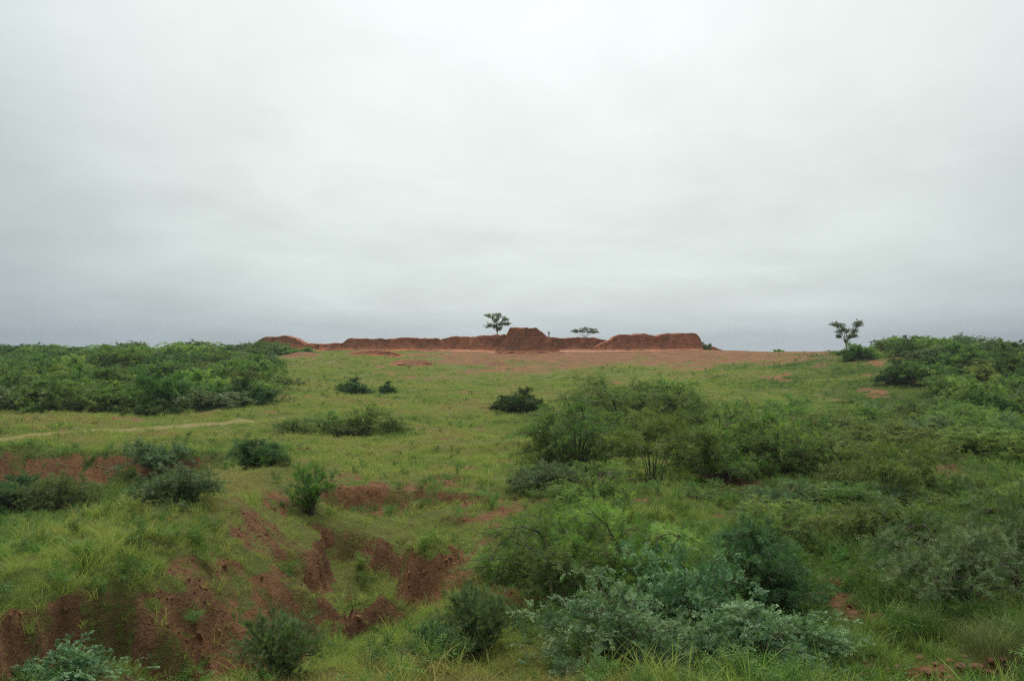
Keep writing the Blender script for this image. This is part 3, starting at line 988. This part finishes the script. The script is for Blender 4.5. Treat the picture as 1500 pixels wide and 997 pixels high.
def thicket(n, poly, label, group, rmin, seed, smin=.6, smax=1.25, keys=6):
    rg = np.random.default_rng(seed)
    placed = []
    tries = 0
    while len(placed) < n and tries < 60000:
        tries += 1
        v = rg.uniform(0, 1); u = rg.uniform(0, 1)
        Y = poly[0] + (poly[1] - poly[0]) * v ** 1.15
        lo = np.interp(Y, poly[2], poly[3]); hi = np.interp(Y, poly[2], poly[4])
        px = lo + (hi - lo) * u
        x = PX(px, Y)
        rm = rmin * (1 + .0 * Y)
        if any((x - a) ** 2 + (Y - b) ** 2 < rm * rm for a, b in placed):
            continue
        placed.append((x, Y))
        k = 'far_%d' % rg.integers(0, keys)
        if rg.uniform() < .10:
            k = 'far_dark'
        s = rg.uniform(smin, smax)
        FOOT.append((x, Y, 2.6 * s))
        lb = label(k, x, Y, s) if callable(label) else label
        plant(k, 'thicket_shrub' if x < 0 else 'hill_shrub', lb, 'shrub', x, Y, s, rg.uniform(.55, .95) * (1 - .25 * float(sst(130, 180, Y)) * (x < 0)), rg.uniform(0, 6.28), group)
    return placed


TL = thicket(200, (70, 186, [70, 75, 90, 186], [-110, -90, -70, -40], [320, 375, 388, 400]), LT, 'dense thicket by the sandy track', 3.4, 201, .9, 1.35)
TR = thicket(105, (62, 150, [62, 72, 85, 100, 125, 150], [1440, 1400, 1360, 1345, 1290, 1290], [1640, 1640, 1640, 1640, 1640, 1640]), RT, 'scrub on the far hill', 3.7, 202, .6, 1.05)


# --- trees against the sky
def tree(label, px, Y, py_base, py_top, width_px, seed, clumps, flat=.5, group=None):
    clumps = [(a_, b_, c_ * (1.2 if flat > .3 and Y > 160 else 1.0)) for a_, b_, c_ in clumps]
    """slender trunk forking into limbs that end in flat tufts of foliage; clumps: (dx, z, r) in fractions of width and height"""
    x = PX(px, Y)
    zb = float(H(x, Y))
    if py_base is not None:
        zb = max(zb, -(py_base - HOR) / F * Y)
    hh = -(py_top - HOR) / F * Y - zb
    ww = width_px / F * Y
    p = Plant(seed); r = p.r
    fork = np.array([r.normal(0, .02) * ww, 0, hh * .28])
    p.wood.append((bez(np.array([0, 0, -.4]), np.array([.03 * ww, 0, hh * .15]), fork, 6), .026 * hh, .018 * hh))
    for dx, z, rad in clumps:
        c = np.array([dx * ww, r.uniform(-.25, .25) * ww, z * hh])
        limb = bez(fork, np.array([c[0] * .35, c[1] * .35, fork[2] + (c[2] - fork[2]) * .75]), c, 7)
        p.wood.append((limb, .013 * hh, .005 * hh))
        for b in range(22):
            d = nrm(r.normal(0, 1, 3)) * np.array([1, 1, flat])
            e = c + d * rad * ww * r.uniform(.45, 1.0)
            st = limb[r.integers(4, 7)]
            tw = bez(st, (st + e) / 2 + np.array([0, 0, .06 * rad * ww]), e, 4)
            p.wood.append((tw, .005 * hh, .002 * hh))
            p.fronds(tw, .25, 10 if Y > 160 else 6, .05 * hh + .08, .9, .1)
    t = thing('acacia_tree', label, 'tree', (x, Y, zb), 0, group)
    fm = p.leaf_mesh('foliage', 'far', .6)
    fm.materials.append(L_TREE)
    obj('crown', fm, None, t, 'stuff')
    wm = p.wood_mesh('trunk', 5)
    wm.materials.append(M_BARK)
    obj('trunk', wm, None, t)
    return t


tree('bushy acacia tree with separate leaf tufts behind the tallest mud block', 728, 202, 497, 459.5, 38, 301,
     [(-.28, .93, .22), (.02, .95, .20), (-.06, .78, .20), (.32, .80, .19), (-.30, .55, .22), (.18, .62, .18), (.38, .62, .16), (-.05, .50, .14), (.10, .42, .14)])
tree('low flat-crowned acacia tree behind the low brown wall', 857, 212, 504, 479.5, 40, 302,
     [(-.28, .84, .24), (.0, .92, .28), (.28, .88, .26), (.38, .72, .20), (-.10, .80, .22), (-.4, .78, .14), (.15, .75, .22)], .28)
tree('lone slender tree with open tufted crown at the edge of the scrub', 1240, 150, 517, 471.5, 50, 303,
     [(-.38, .93, .17), (-.10, .90, .18), (.22, .97, .17), (.34, .93, .18), (.08, .74, .20), (-.14, .70, .17), (.25, .70, .17), (-.02, .52, .16), (.16, .56, .14), (-.2, .55, .1)])
# straggly shrubs past the end of the ruins and on the skyline
put('far_low', 1033, 512, 22, 9, 'wispy shrub against the end of the broad red wall', 'shrub', None, 194)
put('far_low', 1140, 514, 18, 4, 'tiny shrub on the bare skyline beyond the ruins', 'shrub', None, 189)
put('far_low', 432, 524, 60, 9, 'low scrub at the foot of the ruin by the thicket', 'shrub', None, 176)


# ------------------------------------------------------------------ person on the low wall
def person():
    Y = 201.2
    x = PX(804, Y)
    zt = -(494.6 - HOR) / F * Y + .05
    t = thing('person', 'person in dark clothes standing upright on the low brown wall', 'person', (x, Y, zt), .3)
    J = {'pel': (0, 0, .92), 'chest': (0, 0, 1.28), 'neck': (0, 0, 1.46), 'head': (0, -.01, 1.58), 'top': (0, 0, 1.70),
         'lk': (.10, -.02, .50), 'la': (.11, 0, .08), 'lf': (.12, -.14, .04), 'rk': (-.10, .01, .50), 'ra': (-.12, .02, .08), 'rf': (-.14, -.12, .04),
         'ls': (.19, 0, 1.38), 'le': (.25, .03, 1.12), 'lh': (.24, -.06, .86), 'rs': (-.19, 0, 1.38), 're': (-.27, .04, 1.13), 'rh': (-.25, -.05, .87)}
    R_ = {'pel': .15, 'chest': .16, 'neck': .065, 'head': .105, 'top': .075, 'lk': .085, 'la': .06, 'lf': .045, 'rk': .085, 'ra': .06, 'rf': .045,
          'ls': .075, 'le': .055, 'lh': .045, 'rs': .075, 're': .055, 'rh': .045}
    E = [('pel', 'chest'), ('chest', 'neck'), ('neck', 'head'), ('head', 'top'), ('pel', 'lk'), ('lk', 'la'), ('la', 'lf'), ('pel', 'rk'), ('rk', 'ra'), ('ra', 'rf'),
         ('chest', 'ls'), ('ls', 'le'), ('le', 'lh'), ('chest', 'rs'), ('rs', 're'), ('re', 'rh')]
    ks = list(J)
    me = bpy.data.meshes.new('body')
    me.from_pydata([J[k] for k in ks], [(ks.index(a), ks.index(b)) for a, b in E], [])
    o = bpy.data.objects.new('body', me)
    COL.objects.link(o)
    o.parent = t
    md = o.modifiers.new('skin', 'SKIN')
    for i, k in enumerate(ks):
        me.skin_vertices[0].data[i].radius = (R_[k], R_[k] * .8)
        me.skin_vertices[0].data[i].use_root = (k == 'pel')
    o.modifiers.new('sub', 'SUBSURF').levels = 1
    o.modifiers['sub'].render_levels = 1
    m, tr, out = new_mat('dark_clothing')
    tc = N(tr, 'ShaderNodeTexCoord')
    sp = N(tr, 'ShaderNodeSeparateXYZ')
    tr.links.new(tc.outputs['Object'], sp.inputs[0])
    c = ramp(tr, mth(tr, 'DIVIDE', sp.outputs[2], 1.75), [(.0, (.03, .03, .035)), (.53, (.05, .06, .07)), (.84, (.16, .09, .06)), (.93, (.015, .012, .01))], 'CONSTANT')
    p = N(tr, 'ShaderNodeBsdfPrincipled', in_Roughness=.9)
    tr.links.new(c, p.inputs['Base Color'])
    tr.links.new(p.outputs[0], out.inputs[0])
    me.materials.append(m)


person()


# ------------------------------------------------------------------ grass
def blade_tuft(seed, n, h, spread, lean, w, seg=3):
    r = np.random.default_rng(seed)
    V, Q = [], []
    for i in range(n):
        a = r.uniform(0, 6.28); d = r.uniform(0, 1) ** .7 * spread
        bx, by = math.cos(a) * d, math.sin(a) * d
        a2 = a + r.normal(0, .9)
        ln = h * r.uniform(.5, 1.1); le = lean * r.uniform(.3, 1.3)
        dx, dy = math.cos(a2), math.sin(a2)
        px, py = -dy, dx
        rot = r.uniform(0, 3.14)
        wx, wy = math.cos(rot) * w, math.sin(rot) * w
        o = len(V)
        for k in range(seg + 1):
            t = k / seg
            hz = ln * (t - .35 * le * t * t); out = ln * le * t * t
            ww = (1 - t) ** .7 + .06
            V.append((bx + dx * out - wx * ww, by + dy * out - wy * ww, hz - .02))
            V.append((bx + dx * out + wx * ww, by + dy * out + wy * ww, hz - .02))
        for k in range(seg):
            Q.append((o + 2 * k, o + 2 * k + 1, o + 2 * k + 3, o + 2 * k + 2))
    return mesh_from('tuft', V, Q)


def herb(seed, n, h):
    """small leafy weed"""
    r = np.random.default_rng(seed)
    p = Plant(seed)
    for i in range(n):
        a = r.uniform(0, 6.28)
        e = np.array([math.cos(a) * h * r.uniform(.3, .9), math.sin(a) * h * r.uniform(.3, .9), h * r.uniform(.4, 1)])
        p.fronds(bez(np.zeros(3), np.array([e[0] * .3, e[1] * .3, e[2]]), e, 5), .2, 9, h * .42, .9, .2)
    return p.leaf_mesh('herb', 'mid', .7)


def proto_obj(name, me, mat):
    me.materials.append(mat)
    return bpy.data.objects.new(name, me)


def scatter(name, label, P, rot, scl, idx, tone, protos):
    me = bpy.data.meshes.new(name)
    n = len(P)
    me.vertices.add(n)
    me.vertices.foreach_set('co', np.asarray(P, np.float32).ravel())
    a = me.attributes.new('rot', 'FLOAT_VECTOR', 'POINT'); a.data.foreach_set('vector', np.asarray(rot, np.float32).ravel())
    a = me.attributes.new('scl', 'FLOAT', 'POINT'); a.data.foreach_set('value', np.asarray(scl, np.float32))
    a = me.attributes.new('idx', 'INT', 'POINT'); a.data.foreach_set('value', np.asarray(idx, np.int32))
    a = me.attributes.new('tone', 'FLOAT', 'POINT'); a.data.foreach_set('value', np.asarray(tone, np.float32))
    o = obj(name, me, None, kind='stuff')
    o['label'] = label
    ng = bpy.data.node_groups.new(name, 'GeometryNodeTree')
    ng.interface.new_socket('Geometry', in_out='INPUT', socket_type='NodeSocketGeometry')
    ng.interface.new_socket('Geometry', in_out='OUTPUT', socket_type='NodeSocketGeometry')
    gi = ng.nodes.new('NodeGroupInput'); go = ng.nodes.new('NodeGroupOutput')
    jn = ng.nodes.new('GeometryNodeJoinGeometry')
    for pr in reversed(protos):         # join keeps the last link first
        oi = ng.nodes.new('GeometryNodeObjectInfo')
        oi.inputs['Object'].default_value = pr
        oi.inputs['As Instance'].default_value = True
        ng.links.new(oi.outputs['Geometry'], jn.inputs[0])
    ip = ng.nodes.new('GeometryNodeInstanceOnPoints')
    ip.inputs['Pick Instance'].default_value = True

    def na(nm, ty):
        q = ng.nodes.new('GeometryNodeInputNamedAttribute')
        q.data_type = ty
        q.inputs['Name'].default_value = nm
        return q.outputs['Attribute']
    er = ng.nodes.new('FunctionNodeEulerToRotation')
    ng.links.new(na('rot', 'FLOAT_VECTOR'), er.inputs[0])
    ng.links.new(gi.outputs[0], ip.inputs['Points'])
    ng.links.new(jn.outputs[0], ip.inputs['Instance'])
    ng.links.new(na('idx', 'INT'), ip.inputs['Instance Index'])
    ng.links.new(er.outputs[0], ip.inputs['Rotation'])
    ng.links.new(na('scl', 'FLOAT'), ip.inputs['Scale'])
    ng.links.new(ip.outputs[0], go.inputs[0])
    md = o.modifiers.new('scatter', 'NODES')
    md.node_group = ng
    return o


def sample(n_dens, y0, y1, seed, tmax=.78):
    """points over the fan of ground in and just outside view; n_dens(y) per square metre, capped strips"""
    rg = np.random.default_rng(seed)
    out = []
    e = np.geomspace(y0, y1, 40)
    for a, b in zip(e[:-1], e[1:]):
        m = .5 * (a + b)
        W = 2 * tmax * (m + 2)
        k = int(n_dens(m) * W * (b - a))
        y = rg.uniform(a, b, k)
        x = rg.uniform(-1, 1, k) * tmax * (y + 2)
        out.append(np.stack([x, y], -1))
    return np.concatenate(out)


FOOTA = np.array(FOOT)


def under_shrub(x, y, k=.75):
    m = np.zeros(len(x), bool)
    for fx, fy, fr in FOOTA:
        m |= (x - fx) ** 2 + (y - fy) ** 2 < (fr * k) ** 2
    return m


TRK = np.array(TRACK)


def on_track(x, y):
    d = np.full(len(x), 1e9)
    for (x0, y0), (x1, y1) in zip(TRK[:-1], TRK[1:]):
        vx_, vy_ = x1 - x0, y1 - y0
        t = np.clip(((x - x0) * vx_ + (y - y0) * vy_) / (vx_ ** 2 + vy_ ** 2), 0, 1)
        d = np.minimum(d, np.hypot(x - x0 - t * vx_, y - y0 - t * vy_))
    return d


short = [proto_obj('tuft', blade_tuft(400 + i, 16, .17, .09, .9, .0042), M_GRASS) for i in range(4)]
tall = [proto_obj('tuft', blade_tuft(410 + i, 26, .34, .10, .75, .0048, 4), M_GRASS) for i in range(3)]
wide = [proto_obj('tuft', blade_tuft(420 + i, 20, .30, .26, .9, .013, 2), M_GRASS) for i in range(3)]

rg = np.random.default_rng(99)
XY = np.concatenate([sample(lambda y: min(150, 150 * (13 / y) ** 1.75), 6.5, 48, 501), sample(lambda y: 10.5 * (48 / y) ** 1.35, 48, 187, 502)])
x, y = XY[:, 0], XY[:, 1]
b = bare_mask(x, y); lu = lush_mask(x, y)
cl_ = fbm(x / .75, y / .75, 91, 3)
keep = rg.uniform(0, 1, len(x)) < np.clip((1 - b) ** np.where(y > 110, 2.8, 1.4) * (.66 + .5 * cl_ + .2 * lu), np.where(y > 110, .012, .13), 1)
keep &= (on_track(x, y) > .75 + .5 * fbm(x, y, 92, 2))
keep &= ~(under_shrub(x, y, .8) & (y > 60)) & ~((under_shrub(x, y, .45)) & (rg.uniform(0, 1, len(x)) < .7))
x, y, b, lu = x[keep], y[keep], b[keep], lu[keep]
n = len(x)
fartuft = sst(30, 55, y)
kind = np.where(rg.uniform(0, 1, n) < fartuft, 2, np.where(rg.uniform(0, 1, n) < .03 + .32 * lu, 1, 0))
idx_ = np.where(kind == 0, rg.integers(0, 4, n), np.where(kind == 1, 4 + rg.integers(0, 3, n), 7 + rg.integers(0, 3, n)))
scl = np.clip(np.exp(rg.normal(-.08, .33, n)), .4, 2.2) * (1 + .12 * lu) * np.where((kind == 0) & (y < 36), .78, 1.0) * np.where(kind == 2, 1.0 + .7 * sst(50, 170, y), 1.0) * (1 - .35 * b)
rot = np.stack([rg.normal(0, .12, n), rg.normal(0, .12, n), rg.uniform(0, 6.28, n)], -1)
tone = np.clip(.34 + .58 * lu + .36 * fbm(x / 4.5, y / 4.5, 93, 3) - .25 * b - .14 * np.exp(-((x + 6.8) / 2.2) ** 2) * (y < 32), 0, 1)
# bigger tussocks among the turf
XT = sample(lambda q: .9 * (30 / q) ** .55, 16, 180, 503)
xt, yt = XT[:, 0], XT[:, 1]
bt = bare_mask(xt, yt)
kt = rg.uniform(0, 1, len(xt)) < np.clip((1 - bt) ** 3 * (.45 + .9 * fbm(xt / 3.2, yt / 3.2, 95, 3)), 0, 1)
kt &= (on_track(xt, yt) > 1.3) & ~under_shrub(xt, yt, .8)
xt, yt = xt[kt], yt[kt]
m_ = len(xt)
x = np.concatenate([x, xt]); y = np.concatenate([y, yt])
idx_ = np.concatenate([idx_, np.where(yt < 32, 4 + rg.integers(0, 3, m_), 7 + rg.integers(0, 3, m_))])
scl = np.concatenate([scl, rg.uniform(1.1, 2.1, m_) * (1 + .35 * sst(60, 160, yt))])
rot = np.concatenate([rot, np.stack([xt * 0, xt * 0, rg.uniform(0, 6.28, m_)], -1)])
tone = np.concatenate([tone, np.clip(rg.normal(.5, .28, m_) + .3 * (lush_mask(xt, yt) - .3), 0, 1)])
scatter('grass', 'short meadow grass growing in uneven tufts over the whole slope', np.stack([x, y, H(x, y)], -1), rot, scl, idx_, tone, short + tall + wide)
N_GRASS = n

# weeds between the grass
weeds = []
for i in range(3):
    hm = herb(440 + i, 7, .26)
    weeds.append(proto_obj('weed', hm, L_PROS))
XY = np.concatenate([sample(lambda y: min(7, 7 * (14 / y) ** 1.3), 7, 60, 511), sample(lambda y: .45 * (60 / y) ** 1.2, 60, 180, 512)])
x, y = XY[:, 0], XY[:, 1]
b = bare_mask(x, y); lu = lush_mask(x, y)
keep = rg.uniform(0, 1, len(x)) < np.clip((1 - b) * (.12 + .9 * lu) * (1 + fbm(x / 3, y / 3, 94, 3)), np.where(y < 30, .06, .01), 1)
keep &= (on_track(x, y) > 1.2)
x, y, lu = x[keep], y[keep], lu[keep]
n = len(x)
scatter('ground_weeds', 'leafy low weeds growing between the grass', np.stack([x, y, H(x, y)], -1),
        np.stack([x * 0, x * 0, rg.uniform(0, 6.28, n)], -1), rg.uniform(.6, 1.5, n) * (1 + .3 * sst(40, 120, y)), rg.integers(0, 3, n), lu, weeds)
N_WEED = n

# crumbs of soil on the cut banks and worn spots
def crumb(seed):
    r = np.random.default_rng(seed)
    V = r.normal(0, 1, (14, 3)); V = V / np.linalg.norm(V, axis=1, keepdims=True) * r.uniform(.7, 1.1, (14, 1)) * np.array([1.1, .9, .7])
    import bmesh
    bm = bmesh.new()
    for v in V:
        bm.verts.new(v)
    bmesh.ops.convex_hull(bm, input=bm.verts)
    me = bpy.data.meshes.new('crumb')
    bm.to_mesh(me)
    bm.free()
    return me


M_CRUMB, ct, co_ = new_mat('loose_red_soil')
cg = N(ct, 'ShaderNodeNewGeometry')
coi = N(ct, 'ShaderNodeObjectInfo')
ccol = soil_color(ct, cg.outputs['Position'])
chs = N(ct, 'ShaderNodeHueSaturation')
ct.links.new(mth(ct, 'MULTIPLY_ADD', coi.outputs['Random'], .6, .5), chs.inputs['Value'])
ct.links.new(ccol, chs.inputs['Color'])
cp = N(ct, 'ShaderNodeBsdfPrincipled', in_Roughness=.95)
cp.inputs['Specular IOR Level'].default_value = .1
ct.links.new(chs.outputs[0], cp.inputs['Base Color'])
ct.links.new(cp.outputs[0], co_.inputs[0])
crumbs = [proto_obj('crumb', crumb(480 + i), M_CRUMB) for i in range(4)]
XY = sample(lambda y: min(110, 110 * (14 / y) ** 1.6), 8, 50, 521, .72)
x, y = XY[:, 0], XY[:, 1]
b = bare_mask(x, y)
keep = rg.uniform(0, 1, len(x)) < np.clip((b - .25) * 1.5, 0, 1) ** 1.3
x, y = x[keep], y[keep]
n = len(x)
scatter('loose_soil', 'crumbled red soil on the cut banks and worn spots', np.stack([x, y, H(x, y)], -1), rg.uniform(0, 6.28, (n, 3)),
        np.clip(np.exp(rg.normal(-3.9, .55, n)), .010, .09) * (1 + .5 * sst(20, 45, y)), rg.integers(0, 4, n), x * 0, crumbs)

# tall grass tufts standing free in front
gt = [blade_tuft(460 + i, 120, .58, .24, .50, .0038, 5) for i in range(3)]
M_TG, tt, oo = new_mat('tall_grass_blade')
oi_ = N(tt, 'ShaderNodeObjectInfo')
gpos = N(tt, 'ShaderNodeNewGeometry')
cc = mixc(tt, ramp(tt, noise(tt, 6, 4, .6, gpos.outputs['Position']), [(.35, 0.), (.65, 1.)]), (.155, .185, .052), (.215, .215, .085))
pp = N(tt, 'ShaderNodeBsdfPrincipled', in_Roughness=.6)
tt.links.new(cc, pp.inputs['Base Color'])
tl = N(tt, 'ShaderNodeBsdfTranslucent')
tt.links.new(cc, tl.inputs[0])
mx_ = N(tt, 'ShaderNodeMixShader', in_0=.3)
tt.links.new(pp.outputs[0], mx_.inputs[1]); tt.links.new(tl.outputs[0], mx_.inputs[2]); tt.links.new(mx_.outputs[0], oo.inputs[0])
for g in gt:
    g.materials.append(M_TG)


def tuft_at(px, py, s, label, group):
    x, y, z = hit(px, py)
    t = thing('grass_tuft', label, 'grass', (x, y, z - .03), RNG.uniform(0, 6.28), group)
    t.scale = (s, s, s)
    obj('blades', gt[RNG.integers(0, 3)], None, t, 'stuff')


for px, py, s in ((1425, 950, 1.0), (1450, 965, 1.1), (1480, 958, 1.05), (1505, 980, 1.1), (1440, 940, .9), (1478, 990, .9), (1400, 935, .75), (1520, 950, 1.0)):
    tuft_at(px, py, s, 'tall yellow-green grass tuft below the arching grey-green shrub', 'tall grass below the grey-green shrub')
for px, py, s in ((1090, 1000, .75), (1130, 1005, .7), (1040, 1005, .7), (1170, 1000, .6), (985, 1005, .65), (930, 1010, .6), (860, 1005, .6)):
    tuft_at(px, py, s, 'yellow-green grass tuft in front of the bluish shrubs', 'grass tufts before the bluish shrubs')
for px, py, s in ((545, 975, .8), (560, 985, .7)):
    tuft_at(px, py, s, 'coarse grass clump on the rim of the red hollow', 'grass on the hollow rim')


# clods of red earth on the open patch in front
def clod(seed):
    r = np.random.default_rng(seed)
    import bmesh
    bm = bmesh.new()
    bmesh.ops.create_icosphere(bm, subdivisions=2, radius=1)
    for v in bm.verts:
        d = v.co.normalized()
        k = 1 + .28 * float(fbm(d.x * 1.3 + seed, d.y * 1.3 + d.z * 1.1, seed, 3))
        v.co = Vector((v.co.x * k * 1.1, v.co.y * k * .9, v.co.z * k * .62))
    me = bpy.data.meshes.new('soil_clod')
    bm.to_mesh(me)
    bm.free()
    me.materials.append(M_GROUND_CLOD)
    return me


M_GROUND_CLOD = simple_material('red_earth_clod', (.19, .080, .042), (.11, .052, .032), 4)
clods = [clod(600 + i) for i in range(4)]
rc = np.random.default_rng(77)
for i in range(34):
    px = rc.uniform(1290, 1470); py = 985 + rc.normal(0, 14) - (px - 1380) * .02
    x, y, z = hit(px, py)
    s = rc.uniform(.03, .085)
    o = obj('soil_clod', clods[rc.integers(0, 4)], None)
    o.location = (x, y, z + s * .2)
    o.rotation_euler = (0, 0, rc.uniform(0, 6.28))
    o.scale = (s, s, s)
    tag(o, 'lump of red-brown earth on the open patch beside the tall grass', 'clod', 'earth clods on the open patch')
print('GRASS', N_GRASS, 'WEED', N_WEED, 'THICKET', len(TL), len(TR))

# ------------------------------------------------------------------ haze
import bmesh
bm = bmesh.new()
bmesh.ops.create_cube(bm, size=1.0)
hm = bpy.data.meshes.new('haze')
bm.to_mesh(hm)
bm.free()
haze_m, th, oh = new_mat('moist_air')
pv = N(th, 'ShaderNodeVolumePrincipled')
pv.inputs['Color'].default_value = (.90, .94, .95, 1)
pv.inputs['Density'].default_value = .00024
pv.inputs['Anisotropy'].default_value = .2
th.links.new(pv.outputs[0], oh.inputs['Volume'])
GX = float(np.abs(XX).max()) + 40
haze = obj('haze', hm, haze_m, kind='stuff')
zlo = float(ZZ.min()) - 1.0
haze.location = (0, (1540 - 300) / 2, (12.0 + zlo) / 2)
haze.scale = (2 * GX, 1540 + 300, 12.0 - zlo)
SC.cycles.volume_bounces = 0
